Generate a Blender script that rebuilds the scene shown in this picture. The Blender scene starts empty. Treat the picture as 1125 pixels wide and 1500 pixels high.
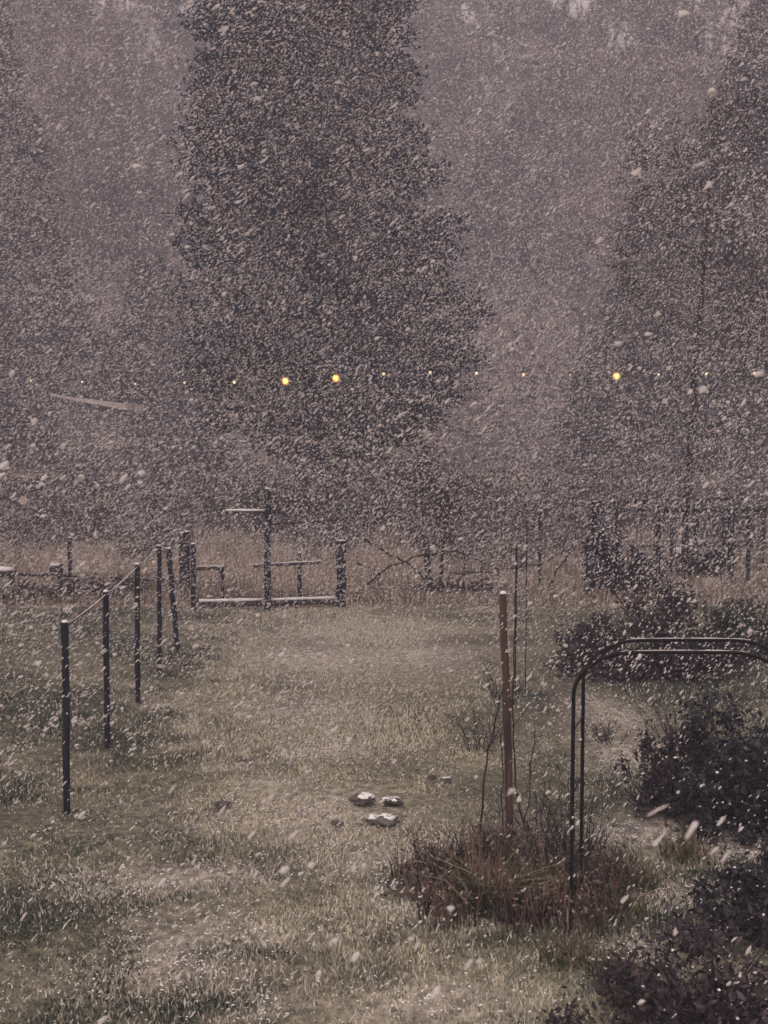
import bpy, math, random
import numpy as np
from mathutils import Vector, Matrix

random.seed(7)
rng = np.random.default_rng(11)
scene = bpy.context.scene
COL = scene.collection
rad = math.radians

# ------------------------------------------------------------------ camera
H = 3.2            # camera height above the lawn (upstairs window)
FPX = 1900.0       # focal length in photo pixels (1125 x 1500)
HORIZON = 597.0
PITCH = math.atan((750 - HORIZON) / FPX)
cam_d = bpy.data.cameras.new('camera')
cam = bpy.data.objects.new('camera', cam_d)
COL.objects.link(cam)
cam.location = (0, 0, H)
cam.rotation_euler = (math.pi / 2 - PITCH, 0, 0)
cam_d.sensor_fit = 'AUTO'
cam_d.sensor_width = 36
cam_d.lens = 36 * FPX / 1500
cam_d.clip_start = 0.05
cam_d.clip_end = 1000
cam_d.dof.use_dof = True
cam_d.dof.focus_distance = 14
cam_d.dof.aperture_fstop = 6.5
scene.camera = cam

# ------------------------------------------------------------------ sky, sun, exposure
SUN_EL, SUN_AZ = rad(52), rad(200)      # veiled sun, high and behind the camera
world = bpy.data.worlds.new('World')
scene.world = world
world.use_nodes = True
nt = world.node_tree
bg = nt.nodes['Background']
sky = nt.nodes.new('ShaderNodeTexSky')
sky.sky_type = 'NISHITA'
sky.sun_disc = False
sky.sun_elevation = SUN_EL
sky.sun_rotation = SUN_AZ
sky.dust_density = 6
cloud = nt.nodes.new('ShaderNodeMix')
cloud.data_type = 'RGBA'
cloud.inputs[0].default_value = 0.94    # even snow-cloud cover over the clear sky
nt.links.new(sky.outputs[0], cloud.inputs[6])
cloud.inputs[7].default_value = (3.68, 2.86, 2.72, 1)
nt.links.new(cloud.outputs[2], bg.inputs[0])
bg.inputs[1].default_value = 0.10
sun_d = bpy.data.lights.new('sun', 'SUN')
sun_d.energy = 0.9
sun_d.angle = rad(40)
sun_d.color = (1.0, 0.90, 0.84)
sun = bpy.data.objects.new('sun', sun_d)
COL.objects.link(sun)
sd = Vector((math.sin(SUN_AZ) * math.cos(SUN_EL), math.cos(SUN_AZ) * math.cos(SUN_EL), math.sin(SUN_EL)))
sun.rotation_euler = (-sd).to_track_quat('-Z', 'Y').to_euler()
sun.location = (0, -20, 40)
scene.view_settings.view_transform = 'Standard'
scene.view_settings.look = 'None'
scene.view_settings.gamma = 1
scene.view_settings.exposure = 1.18
scene.cycles.volume_bounces = 0
scene.cycles.max_bounces = 3
scene.cycles.diffuse_bounces = 2
scene.cycles.use_adaptive_sampling = True
scene.cycles.adaptive_threshold = 0.03
scene.cycles.transmission_bounces = 2

# ------------------------------------------------------------------ photo pixel -> place
CP, SP = math.cos(PITCH), math.sin(PITCH)
def ray(u, v):
    a, b = (u - 562.5) / FPX, (750 - v) / FPX
    return Vector((a, CP + b * SP, -SP + b * CP))
def G(u, v, z=0.0):
    d = ray(u, v)
    t = (z - H) / d.z
    return Vector((d.x * t, d.y * t, z))
def D(u, v, y):
    d = ray(u, v)
    t = y / d.y
    return Vector((d.x * t, y, H + d.z * t))

# ------------------------------------------------------------------ materials
def mat(name, c1, c2=None, scale=8.0, rough=0.85, bump=0.0, attr=None, stretch=(1, 1, 1), trans=0.0, detail=6):
    m = bpy.data.materials.new(name)
    m.use_nodes = True
    t = m.node_tree
    b = t.nodes['Principled BSDF']
    b.inputs['Roughness'].default_value = rough
    b.inputs['Specular IOR Level'].default_value = 0.08
    tc = t.nodes.new('ShaderNodeTexCoord')
    mp = t.nodes.new('ShaderNodeMapping')
    mp.inputs['Scale'].default_value = stretch
    t.links.new(tc.outputs['Object'], mp.inputs[0])
    n = t.nodes.new('ShaderNodeTexNoise')
    n.inputs['Scale'].default_value = scale
    n.inputs['Detail'].default_value = detail
    t.links.new(mp.outputs[0], n.inputs['Vector'])
    if attr:
        a = t.nodes.new('ShaderNodeAttribute')
        a.attribute_name = attr
        t.links.new(a.outputs['Color'], b.inputs['Base Color'])
    else:
        r = t.nodes.new('ShaderNodeValToRGB')
        r.color_ramp.elements[0].position = 0.35
        r.color_ramp.elements[1].position = 0.65
        r.color_ramp.elements[0].color = (*c1, 1)
        r.color_ramp.elements[1].color = (*(c2 or c1), 1)
        t.links.new(n.outputs['Fac'], r.inputs[0])
        t.links.new(r.outputs[0], b.inputs['Base Color'])
    if bump:
        bp = t.nodes.new('ShaderNodeBump')
        bp.inputs['Strength'].default_value = bump
        bp.inputs['Distance'].default_value = 0.02
        t.links.new(n.outputs['Fac'], bp.inputs['Height'])
        t.links.new(bp.outputs[0], b.inputs['Normal'])
    if trans:
        tr = t.nodes.new('ShaderNodeBsdfTranslucent')
        tr.inputs[0].default_value = (*c1, 1)
        mx = t.nodes.new('ShaderNodeMixShader')
        mx.inputs[0].default_value = trans
        t.links.new(b.outputs[0], mx.inputs[1])
        t.links.new(tr.outputs[0], mx.inputs[2])
        t.links.new(mx.outputs[0], t.nodes['Material Output'].inputs[0])
    return m

M = dict(
    post=mat('dark_wet_wood', (.012, .014, .024), (.026, .029, .042), 14, .7, .4, stretch=(1, 1, .15)),
    redpost=mat('red_brown_wood', (.05, .033, .031), (.115, .072, .062), 16, .8, .5, stretch=(1, 1, .12)),
    rail=mat('weathered_rail', (.03, .026, .026), (.07, .06, .056), 16, .8, .4, stretch=(.2, 1, 1)),
    metal=mat('dark_green_steel', (.008, .009, .011), (.02, .018, .018), 30, .5, .1),
    wire=mat('wire', (.03, .03, .034), (.06, .06, .062), 40, .5),
    snow=mat('lying_snow', (.80, .79, .77), (.88, .87, .86), 30, .7, .3),
    bark=mat('bark', (.018, .017, .021), (.05, .045, .045), 12, .9, .6, stretch=(1, 1, .25)),
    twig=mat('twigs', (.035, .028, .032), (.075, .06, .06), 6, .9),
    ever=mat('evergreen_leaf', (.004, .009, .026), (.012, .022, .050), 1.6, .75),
    shrub=mat('shrub_leaf', (.010, .012, .020), (.065, .063, .068), 11, .7),
    shrubp=mat('purple_shrub_leaf', (.020, .017, .024), (.10, .08, .085), 14, .75),
    shrubg=mat('green_shrub_leaf', (.014, .022, .018), (.075, .09, .06), 11, .7),
    far=mat('hazed_far_twigs', (.17, .13, .125), (.34, .265, .25), .25, .9),  # distance haze is put into the twig colour, making it paler
    everfar=mat('hazed_evergreen_leaf', (.045, .042, .050), (.125, .11, .116), 1.2, .8),  # leaf colour lightened to carry the haze over the far evergreens
    dead=mat('dead_stems', (.085, .055, .046), (.30, .205, .16), 6, .85),
    under=mat('undergrowth', (.03, .024, .032), (.12, .092, .095), 2.5, .85),
    roofsnow=mat('thin_roof_snow', (.40, .35, .34), (.58, .53, .51), 3, .85, .3),
    deadleaf=mat('dead_leaf', (.05, .036, .034), (.36, .28, .23), 40, .85),
    strap=mat('strap_leaf', (.055, .068, .03), (.15, .15, .08), 5, .6),
    stone=mat('stone', (.045, .04, .038), (.15, .135, .12), 10, .9, .8),
    shedwall=mat('shed_boards', (.09, .075, .075), (.14, .12, .115), 5, .9, .3, stretch=(4, 4, .3)),
    disc=mat('pale_paint', (.55, .47, .42), (.68, .6, .54), 8, .6),
    grass=mat('grass', (0, 0, 0), attr='col', rough=.8),
)

# ------------------------------------------------------------------ mesh helpers
def mesh_np(name, verts, faces_flat, sizes, smooth=False, color=None):
    me = bpy.data.meshes.new(name)
    verts = np.asarray(verts, dtype=np.float32)
    faces_flat = np.asarray(faces_flat, dtype=np.int32)
    sizes = np.asarray(sizes, dtype=np.int32)
    me.vertices.add(len(verts))
    me.vertices.foreach_set('co', verts.ravel())
    me.loops.add(len(faces_flat))
    me.loops.foreach_set('vertex_index', faces_flat)
    me.polygons.add(len(sizes))
    starts = np.concatenate([[0], np.cumsum(sizes)[:-1]]).astype(np.int32)
    me.polygons.foreach_set('loop_start', starts)
    if smooth:
        me.polygons.foreach_set('use_smooth', np.ones(len(sizes), dtype=bool))
    if color is not None:
        at = me.color_attributes.new('col', 'FLOAT_COLOR', 'POINT')
        at.data.foreach_set('color', np.concatenate([color, np.ones((len(color), 1))], 1).astype(np.float32).ravel())
    me.update(calc_edges=True)
    return me

class MB:
    """collects shapes, builds ONE mesh object"""
    def __init__(s):
        s.v, s.f = [], []
    def add(s, vs, fs):
        o = len(s.v)
        s.v += [tuple(p) for p in vs]
        s.f += [[i + o for i in f] for f in fs]
    def box(s, c, size, rot=None, jit=0):
        hx, hy, hz = [k / 2 for k in size]
        vs = []
        for x in (-hx, hx):
            for y in (-hy, hy):
                for z in (-hz, hz):
                    p = Vector((x + random.uniform(-jit, jit), y + random.uniform(-jit, jit), z + random.uniform(-jit, jit)))
                    if rot is not None:
                        p = rot @ p
                    vs.append(p + Vector(c))
        s.add(vs, [[0, 1, 3, 2], [4, 6, 7, 5], [0, 4, 5, 1], [2, 3, 7, 6], [0, 2, 6, 4], [1, 5, 7, 3]])
    def tube(s, pts, r, n=6, flat=1.0):
        pts = [Vector(p) for p in pts]
        rs = [float(k) for k in (r if isinstance(r, (list, tuple)) else [r] * len(pts))]
        o = len(s.v)
        up0 = None
        for i, p in enumerate(pts):
            d = (pts[min(i + 1, len(pts) - 1)] - pts[max(i - 1, 0)]).normalized()
            if up0 is None:
                up0 = Vector((0, 0, 1)) if abs(d.z) < .8 else Vector((0, 1, 0))
            a = d.cross(up0).normalized()
            b = a.cross(d).normalized()
            for k in range(n):
                t = 2 * math.pi * k / n
                s.v.append(tuple(p + rs[i] * (math.cos(t) * a + flat * math.sin(t) * b)))
        for i in range(len(pts) - 1):
            for k in range(n):
                s.f.append([o + i * n + k, o + i * n + (k + 1) % n, o + (i + 1) * n + (k + 1) % n, o + (i + 1) * n + k])
        s.f.append([o + k for k in range(n)][::-1])
        s.f.append([o + (len(pts) - 1) * n + k for k in range(n)])
    def blob(s, c, size, rows=6, seg=9, noise=.15, seed=0, flatbottom=True):
        r_ = random.Random(seed)
        c = Vector(c); o = len(s.v)
        for i in range(rows + 1):
            ph = math.pi * i / rows
            for k in range(seg):
                th = 2 * math.pi * k / seg
                q = 1 + r_.uniform(-noise, noise)
                z = math.cos(ph) * size[2] * q
                if flatbottom:
                    z = max(z, -size[2] * .35)
                s.v.append(tuple(c + Vector((math.sin(ph) * math.cos(th) * size[0] * q, math.sin(ph) * math.sin(th) * size[1] * q, z))))
        for i in range(rows):
            for k in range(seg):
                s.f.append([o + i * seg + k, o + (i + 1) * seg + k, o + (i + 1) * seg + (k + 1) % seg, o + i * seg + (k + 1) % seg])
    def build(s, name, m, parent=None, smooth=False):
        me = bpy.data.meshes.new(name)
        me.from_pydata(s.v, [], s.f)
        if smooth:
            for p in me.polygons:
                p.use_smooth = True
        return link(name, me, m, parent)

def link(name, me, m, parent=None):
    if m is not None and not me.materials:
        me.materials.append(m)
    o = bpy.data.objects.new(name, me)
    COL.objects.link(o)
    if parent is not None:
        o.parent = parent
        o.matrix_parent_inverse = Matrix.Translation(-parent.location) if parent.type == 'EMPTY' and parent.parent is None else Matrix.Identity(4)
        if parent.type == 'EMPTY':
            o.matrix_parent_inverse = Matrix.LocRotScale(parent.location, parent.rotation_euler, parent.scale).inverted()
    return o
def tag(o, label, cat=None, group=None, kind=None):
    if label: o['label'] = label
    if cat: o['category'] = cat
    if group: o['group'] = group
    if kind: o['kind'] = kind
    return o
def thing(name, loc, label, cat, group=None):
    o = bpy.data.objects.new(name, None)
    o.empty_display_size = .2
    COL.objects.link(o)
    o.location = loc
    return tag(o, label, cat, group)

def unit(n):
    v = rng.normal(size=(n, 3))
    return v / np.linalg.norm(v, axis=1, keepdims=True)
def quads(c, a, b):
    """leaf quads (diamond shaped): centres c, half axes a, b"""
    n = len(c)
    v = np.stack([c - a, c - b * .9 + a * .1, c + a, c + b * .9 + a * .1], 1).reshape(-1, 3)
    return v, np.arange(4 * n), np.full(n, 4)
def leaf_mesh(name, c, size, aspect=.5, droop=0.0, flat=0.0):
    n = len(c)
    a = unit(n)
    a[:, 2] = a[:, 2] * (1 - flat) - droop
    a /= np.linalg.norm(a, axis=1, keepdims=True)
    b = np.cross(a, unit(n))
    b /= np.linalg.norm(b, axis=1, keepdims=True) + 1e-9
    s = size * rng.uniform(.6, 1.4, (n, 1))
    v, f, k = quads(c, a * s, b * s * aspect)
    return mesh_np(name, v, f, k)
def seg_mesh(name, p0, p1, r0, r1, tw0=None, tw1=None, tww=0.01):
    """4-sided tapered branch segments plus thin triangular twigs"""
    p0, p1 = np.asarray(p0), np.asarray(p1)
    n = len(p0)
    d = p1 - p0
    d /= np.linalg.norm(d, axis=1, keepdims=True) + 1e-9
    ref = np.where(np.abs(d[:, 2:3]) < .85, np.array([[0, 0, 1.]]), np.array([[0, 1., 0]]))
    a = np.cross(d, ref); a /= np.linalg.norm(a, axis=1, keepdims=True) + 1e-9
    b = np.cross(a, d)
    r0, r1 = np.asarray(r0)[:, None], np.asarray(r1)[:, None]
    v = np.stack([p0 + a * r0, p0 + b * r0, p0 - a * r0, p0 - b * r0, p1 + a * r1, p1 + b * r1, p1 - a * r1, p1 - b * r1], 1).reshape(-1, 3)
    base = np.array([[0, 1, 5, 4], [1, 2, 6, 5], [2, 3, 7, 6], [3, 0, 4, 7]])
    f = (np.arange(n)[:, None, None] * 8 + base[None]).ravel()
    k = np.full(4 * n, 4)
    if tw0 is not None and len(tw0):
        tw0, tw1 = np.asarray(tw0), np.asarray(tw1)
        m = len(tw0)
        s = np.cross(tw1 - tw0, unit(m)); s /= np.linalg.norm(s, axis=1, keepdims=True) + 1e-9
        tv = np.stack([tw0 - s * tww, tw0 + s * tww, tw1], 1).reshape(-1, 3)
        f = np.concatenate([f, np.arange(3 * m) + len(v)])
        v = np.concatenate([v, tv]); k = np.concatenate([k, np.full(m, 3)])
    return mesh_np(name, v, f, k)

# smooth value noise for placement
NG = rng.random((64, 64))
def vnoise(x, y, s):
    x, y = np.asarray(x) / s + 100, np.asarray(y) / s + 100
    i, j = np.floor(x).astype(int), np.floor(y).astype(int)
    fx, fy = x - i, y - j
    fx, fy = fx * fx * (3 - 2 * fx), fy * fy * (3 - 2 * fy)
    g = lambda a, b: NG[a % 64, b % 64]
    return (g(i, j) * (1 - fx) + g(i + 1, j) * fx) * (1 - fy) + (g(i, j + 1) * (1 - fx) + g(i + 1, j + 1) * fx) * fy

LAWN_END = 20.9
# spots where snow or bare pale ground shows (photo pixel, radius in metres)
PALE = [(480, 1090, .5, .5), (430, 1190, .8, .6), (330, 1275, .5, .3), (200, 1285, .6, .35), (265, 1420, .6, .35), (470, 960, 1.0, 1.3), (500, 920, 1.5, 1.2),
        (440, 1040, .7, .8), (360, 1360, .5, .3), (600, 960, 1.0, 1.0), (890, 1050, .35, 1.0), (915, 1105, .4, .7), (950, 1215, .8, .35), (1090, 1235, .7, .3),
        (1000, 1300, .4, .25), (930, 1390, .25, .3), (680, 1250, .22, .16), (560, 1250, .6, .5), (640, 1460, .6, .3)]
PALE += [(int(200 + 37 * k % 420), 1000 + 29 * k, .22 + .05 * (k % 4), .14 + .04 * (k % 3)) for k in range(17)]
PALE_W = [(*G(u, v)[:2], rx, ry) for u, v, rx, ry in PALE]
def pale(x, y):
    w = np.zeros_like(x)
    for px, py, rx, ry in PALE_W:
        w = np.maximum(w, np.exp(-(((x - px) / rx) ** 2 + ((y - py) / ry) ** 2)))
    return w
BED = G(745, 1285)

# ------------------------------------------------------------------ ground
def ground():
    xs = np.concatenate([np.linspace(-130, -14, 24), np.linspace(-13.5, 13.5, 109), np.linspace(14, 130, 24)])
    ys = np.concatenate([np.linspace(-40, 2, 10), np.linspace(2.25, 30, 112), np.linspace(31, 170, 50)])
    X, Y = np.meshgrid(xs, ys)
    Z = -.05 * vnoise(X, Y, 1.1) - .03 * vnoise(X, Y, .4)
    v = np.stack([X, Y, Z], -1).reshape(-1, 3)
    nx, ny = len(xs), len(ys)
    i = (np.arange(ny - 1)[:, None] * nx + np.arange(nx - 1)[None]).ravel()
    f = np.stack([i, i + 1, i + nx + 1, i + nx], 1).ravel()
    p = pale(v[:, 0], v[:, 1])
    lawn = (v[:, 1] < LAWN_END)[:, None]
    n1 = vnoise(v[:, 0], v[:, 1], .9)[:, None]
    c = np.where(lawn, np.array([[.17, .165, .115]]) * (.4 + .8 * n1), np.array([[.27, .215, .17]]) * (.7 + .6 * n1))
    c = c * (1 - p[:, None] * .6) + np.array([[.50, .46, .41]]) * p[:, None] * .6
    me = mesh_np('ground', v, f, np.full(len(i), 4), True, c)
    m = bpy.data.materials.new('turf_and_soil')
    m.use_nodes = True
    t = m.node_tree; b = t.nodes['Principled BSDF']
    b.inputs['Roughness'].default_value = .95
    at = t.nodes.new('ShaderNodeAttribute'); at.attribute_name = 'col'
    tc = t.nodes.new('ShaderNodeTexCoord')
    no = t.nodes.new('ShaderNodeTexNoise'); no.inputs['Scale'].default_value = 14; no.inputs['Detail'].default_value = 8
    t.links.new(tc.outputs['Object'], no.inputs['Vector'])
    mul = t.nodes.new('ShaderNodeMix'); mul.data_type = 'RGBA'; mul.blend_type = 'MULTIPLY'; mul.inputs[0].default_value = 1
    r = t.nodes.new('ShaderNodeValToRGB')
    r.color_ramp.elements[0].position = .35; r.color_ramp.elements[0].color = (.45, .45, .45, 1)
    r.color_ramp.elements[1].position = .68; r.color_ramp.elements[1].color = (1.5, 1.45, 1.4, 1)
    t.links.new(no.outputs['Fac'], r.inputs[0])
    t.links.new(at.outputs['Color'], mul.inputs[6]); t.links.new(r.outputs[0], mul.inputs[7])
    t.links.new(mul.outputs[2], b.inputs['Base Color'])
    bp = t.nodes.new('ShaderNodeBump'); bp.inputs['Strength'].default_value = .7; bp.inputs['Distance'].default_value = .04
    t.links.new(no.outputs['Fac'], bp.inputs['Height']); t.links.new(bp.outputs[0], b.inputs['Normal'])
    o = link('ground', me, m)
    tag(o, 'snow-dusted rough lawn and field floor', 'ground', kind='structure')
ground()

def blades(name, x, y, h, w, cols, lean=.5, z0=-.05):
    n = len(x)
    base = np.stack([x, y, np.full(n, z0)], 1)
    ang = rng.uniform(0, 2 * math.pi, n)
    side = np.stack([np.cos(ang), np.sin(ang), np.zeros(n)], 1) * w[:, None]
    la = rng.uniform(0, 2 * math.pi, n); lm = rng.uniform(.1, 1, n) * lean * h
    ld = np.stack([np.cos(la) * lm, np.sin(la) * lm, np.zeros(n)], 1)
    up = np.array([[0, 0, 1.]]) * h[:, None]
    mid = base + ld * .35 + up * .6
    tip = base + ld * 1.2 + up * .95
    v = np.stack([base - side, base + side, mid + side * .7, mid - side * .7, tip], 1).reshape(-1, 3)
    o = np.arange(n)[:, None] * 5
    f = np.concatenate([o + np.array([[0, 1, 2, 3]]), o + np.array([[3, 2, 4]])], 1).ravel()
    k = np.tile([4, 3], n)
    return mesh_np(name, v, f, k, False, np.repeat(cols, 5, 0))

def lawn_grass():
    n = 520000
    y = 5.6 + (LAWN_END - 5.6) * rng.random(n) ** 1.25
    x = rng.uniform(-1, 1, n) * (1.6 + y * .40)
    keep = rng.random(n) < np.clip(.55 + .7 * vnoise(x, y, .45) - .35 * pale(x, y), .1, 1)
    x, y = x[keep], y[keep]; n = len(x)
    tuft = vnoise(x, y, .8)
    h = rng.uniform(.022, .046, n) * (.75 + .65 * tuft)
    w = rng.uniform(.0025, .005, n) * (1 + y * .04)
    # straw-coloured worn middle, greener towards the edges and near the house
    q = np.clip(1.35 * np.exp(-((x + .35 - .02 * y) / (1.35 + .08 * (y - 8))) ** 2) * np.clip((y - 5.0) / 6, .3, 1) + .8 * (vnoise(x, y, .9) - .5) + 1.0 * (vnoise(x, y, .22) - .5), 0, 1)[:, None]
    green = np.array([[.062, .078, .058]]); straw = np.array([[.50, .46, .345]]); 
    c = (green * (1 - q) + straw * q) * rng.uniform(.55, 1.5, (n, 1))
    sn = (rng.random(n) < .14 + .3 * pale(x, y))[:, None]       # blades that carry snow
    c = np.where(sn, np.array([[.60, .56, .50]]), c)
    o = link('lawn_grass', blades('lawn_grass', x, y, h, w, c, .9), M['grass'])
    tag(o, 'short rough lawn grass dusted with snow', 'grass', kind='stuff')
    # taller tawny grass on the field beyond the lawn
    n = 70000
    y = LAWN_END + .2 + 20 * rng.random(n) ** 1.4
    x = rng.uniform(-1, 1, n) * (2 + y * .40)
    h = rng.uniform(.12, .38, n) * (.5 + vnoise(x, y, 1.5))
    w = rng.uniform(.006, .012, n)
    q = vnoise(x, y, 2.2)[:, None]
    c = (np.array([[.20, .15, .12]]) * (1 - q) + np.array([[.48, .40, .31]]) * q) * rng.uniform(.6, 1.4, (n, 1))
    c = np.where((rng.random(n) < .15)[:, None], np.array([[.6, .56, .53]]), c)
    o = link('field_grass', blades('field_grass', x, y, h, w, c, .8), M['grass'])
    tag(o, 'tawny long grass of the field beyond the lawn', 'grass', kind='stuff')
    # little lumps of snow caught in the turf
    n = 90000
    y = 5.6 + 15 * rng.random(n) ** 1.1
    x = rng.uniform(-1, 1, n) * (1.6 + y * .40)
    k = rng.random(n) < .07 + .9 * pale(x, y) * vnoise(x, y, .2) + .2 * (vnoise(x, y, .35) > .66)
    x, y = x[k], y[k]; n = len(x)
    s = rng.uniform(.003, .009, (n, 1)) * (1 + .5 * pale(x, y)[:, None])
    c = np.stack([x, y, rng.uniform(-.04, .02, n)], 1)
    ax = np.array([[1, 0, 0], [-1, 0, 0], [0, 1, 0], [0, -1, 0], [0, 0, .45], [0, 0, -.45]], float)
    v = c[:, None] + ax[None] * s[:, None] * rng.uniform(.5, 1.5, (n, 6, 1))
    fb = np.array([[0, 2, 4], [2, 1, 4], [1, 3, 4], [3, 0, 4], [2, 0, 5], [1, 2, 5], [3, 1, 5], [0, 3, 5]])
    f = (np.arange(n)[:, None, None] * 6 + fb[None]).ravel()
    o = link('lying_snow', mesh_np('lying_snow', v.reshape(-1, 3), f, np.full(8 * n, 3)), M['snow'])
    tag(o, 'thin scattered snow caught in the turf', 'snow', kind='stuff')
lawn_grass()

# ------------------------------------------------------------------ trees and shrubs
def profile_tree(name, base, label, height, zlow, rfun, nb, nl, leaf, m, trunk_r, cx=lambda z: 0.0, group=None, droop=.25):
    """dense evergreen: drooping boughs round a trunk, leafy sprays along each bough"""
    t = thing(name, base, label, 'tree', group)
    mb = MB()
    zs = np.linspace(-.1, height * .97, 14)
    mb.tube([Vector(base) + Vector((cx(z) * .5, 0, z)) for z in zs], [trunk_r * (1 - .93 * max(z, 0) / height) + .02 for z in zs], 9)
    mb.build('trunk', m['bark'] if isinstance(m, dict) else M['bark'], t, True)
    zb = zlow + (height - zlow) * rng.random(nb) ** 1.15
    th = rng.uniform(0, 2 * math.pi, nb)
    rr = np.array([rfun(z) for z in zb]) * rng.uniform(.84, 1.03, nb) * (.86 + .26 * vnoise(th * 1.7, zb, 1.1))
    cxs = np.array([cx(z) for z in zb])
    nleaf = nl
    tt = rng.random((nb, nleaf)) ** .6
    d = np.stack([np.cos(th), np.sin(th)], 1)
    L = rr[:, None] * tt
    px = cxs[:, None] + d[:, 0:1] * L
    py = d[:, 1:2] * L
    pz = zb[:, None] + .25 * L - droop * L * tt + 0
    sp = (.10 + .15 * (1 - np.abs(tt - .6)))
    c = np.stack([px, py, pz], -1) + rng.normal(size=(nb, nleaf, 3)) * sp[..., None] * np.array([1, 1, .55])
    c = c.reshape(-1, 3)
    c[:, 2] = np.maximum(c[:, 2], zlow * .6)
    me = leaf_mesh('crown', c + np.array(base)[None], leaf, .5, .25)
    cr = link('crown', me, M['ever'] if not isinstance(m, dict) else m['leaf'], t)
    p0 = np.stack([cxs * .5, np.zeros(nb), zb - .1], 1) + np.array(base)
    p1 = np.stack([cxs + d[:, 0] * rr * .55, d[:, 1] * rr * .55, zb + .06 * rr], 1) + np.array(base)
    p2 = np.stack([cxs + d[:, 0] * rr * .92, d[:, 1] * rr * .92, zb + (.2 - droop * .8) * rr], 1) + np.array(base)
    r = .012 + rr * .008
    link('boughs', seg_mesh('boughs', np.concatenate([p0, p1]), np.concatenate([p1, p2]), np.concatenate([r, r * .6]), np.concatenate([r * .6, r * .2])), M['bark'], t)['kind'] = 'stuff'
    return t

def big_r(z):
    # outline read from the photograph: widest low down, slowly narrowing to a top above the frame
    pts = [(2.0, 1.6), (2.8, 3.2), (3.8, 3.95), (5.2, 3.95), (7.5, 3.6), (9.5, 3.35), (12, 3.05), (14, 2.8), (17, 2.0), (20, .3)]
    for (a, b), (c, d) in zip(pts, pts[1:]):
        if z <= c:
            return b + (d - b) * max(0, (z - a)) / (c - a)
    return .2
bt = G(490, 776)
profile_tree('evergreen_tree', bt, 'huge dark dense evergreen tree rising past the top of the picture', 20, 2.0, big_r, 820, 250, .095, None, .38,
             cx=lambda z: -.085 * max(z - 3, 0))
def cone_r(h, r):
    return lambda z: r * min(1, .45 + z / (h * .2)) * max(.05, 1 - max(0, z / h - .25) / .78)
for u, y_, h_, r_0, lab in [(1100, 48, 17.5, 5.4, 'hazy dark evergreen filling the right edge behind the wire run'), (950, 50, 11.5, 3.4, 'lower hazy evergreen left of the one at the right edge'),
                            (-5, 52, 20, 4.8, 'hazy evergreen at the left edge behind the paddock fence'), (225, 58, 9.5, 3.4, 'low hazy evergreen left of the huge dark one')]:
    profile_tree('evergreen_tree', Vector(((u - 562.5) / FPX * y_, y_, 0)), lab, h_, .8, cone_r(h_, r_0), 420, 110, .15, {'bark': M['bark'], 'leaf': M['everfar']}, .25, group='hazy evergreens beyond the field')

def bare_tree_data(height, spread, seed, levels=4, first=.25, twigs=9, r0=.2, up=.5, nb=9):
    r_ = random.Random(seed)
    P0, P1, R0, R1, T0, T1 = [], [], [], [], [], []
    trunk = []
    def rv(s):
        return Vector((r_.gauss(0, s), r_.gauss(0, s), r_.gauss(0, s)))
    def grow(p, d, L, r, lev):
        n = 4 if lev < 2 else 3
        pts = [p]
        for i in range(n):
            d = (d + rv(.13) + Vector((0, 0, .05 * up))).normalized()
            q = p + d * L / n
            ra, rb = r * (1 - .7 * i / n), r * (1 - .7 * (i + 1) / n)
            P0.append(tuple(p)); P1.append(tuple(q)); R0.append(ra); R1.append(rb)
            p = q
            pts.append(p)
            if lev < levels:
                for _ in range(r_.choice((1, 2)) if lev else 0):
                    nd = (d * .8 + rv(.55) + Vector((0, 0, .12))).normalized()
                    grow(p, nd, L * r_.uniform(.45, .68), rb * .62, lev + 1)
            else:
                for _ in range(twigs):
                    nd = (d * .7 + rv(.6)).normalized()
                    T0.append(tuple(p)); T1.append(tuple(p + nd * r_.uniform(.3, .9) * L * .9))
        return pts
    p = Vector((0, 0, -.1)); d = Vector((0, 0, 1)); n = 12
    trunk = [p]
    for i in range(n):
        d = (d + rv(.03)).normalized(); d.z = max(d.z, .9)
        p = p + d * height * .82 / n
        trunk.append(p)
        f = i / n
        if f >= first:
            for _ in range(max(1, round(nb / (n * (1 - first))))):
                a = r_.uniform(0, 2 * math.pi)
                nd = Vector((math.cos(a), math.sin(a), up * r_.uniform(.5, 1.6))).normalized()
                grow(p, nd, spread * (1.15 - .75 * f) * r_.uniform(.7, 1.1), r0 * (1 - .75 * f) * .45, 1)
    return trunk, (P0, P1, R0, R1, T0, T1)

def make_bare(name, base, label, data, height, r0, tww, mt, mb_, group=None, crown=None):
    trunk, seg = data
    t = thing(name, base, label, 'tree', group)
    m = MB()
    n = len(trunk)
    m.tube([Vector(base) + p for p in trunk], [r0 * (1 - .9 * i / n) + .01 for i in range(n)], 8)
    m.build('trunk', mb_, t, True)
    if crown is None:
        crown = seg_mesh('crown', *seg[:4], seg[4], seg[5], tww)
    c = bpy.data.objects.new('crown', crown)
    if not crown.materials:
        crown.materials.append(mt)
    COL.objects.link(c)
    c.parent = t
    return t, crown

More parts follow.
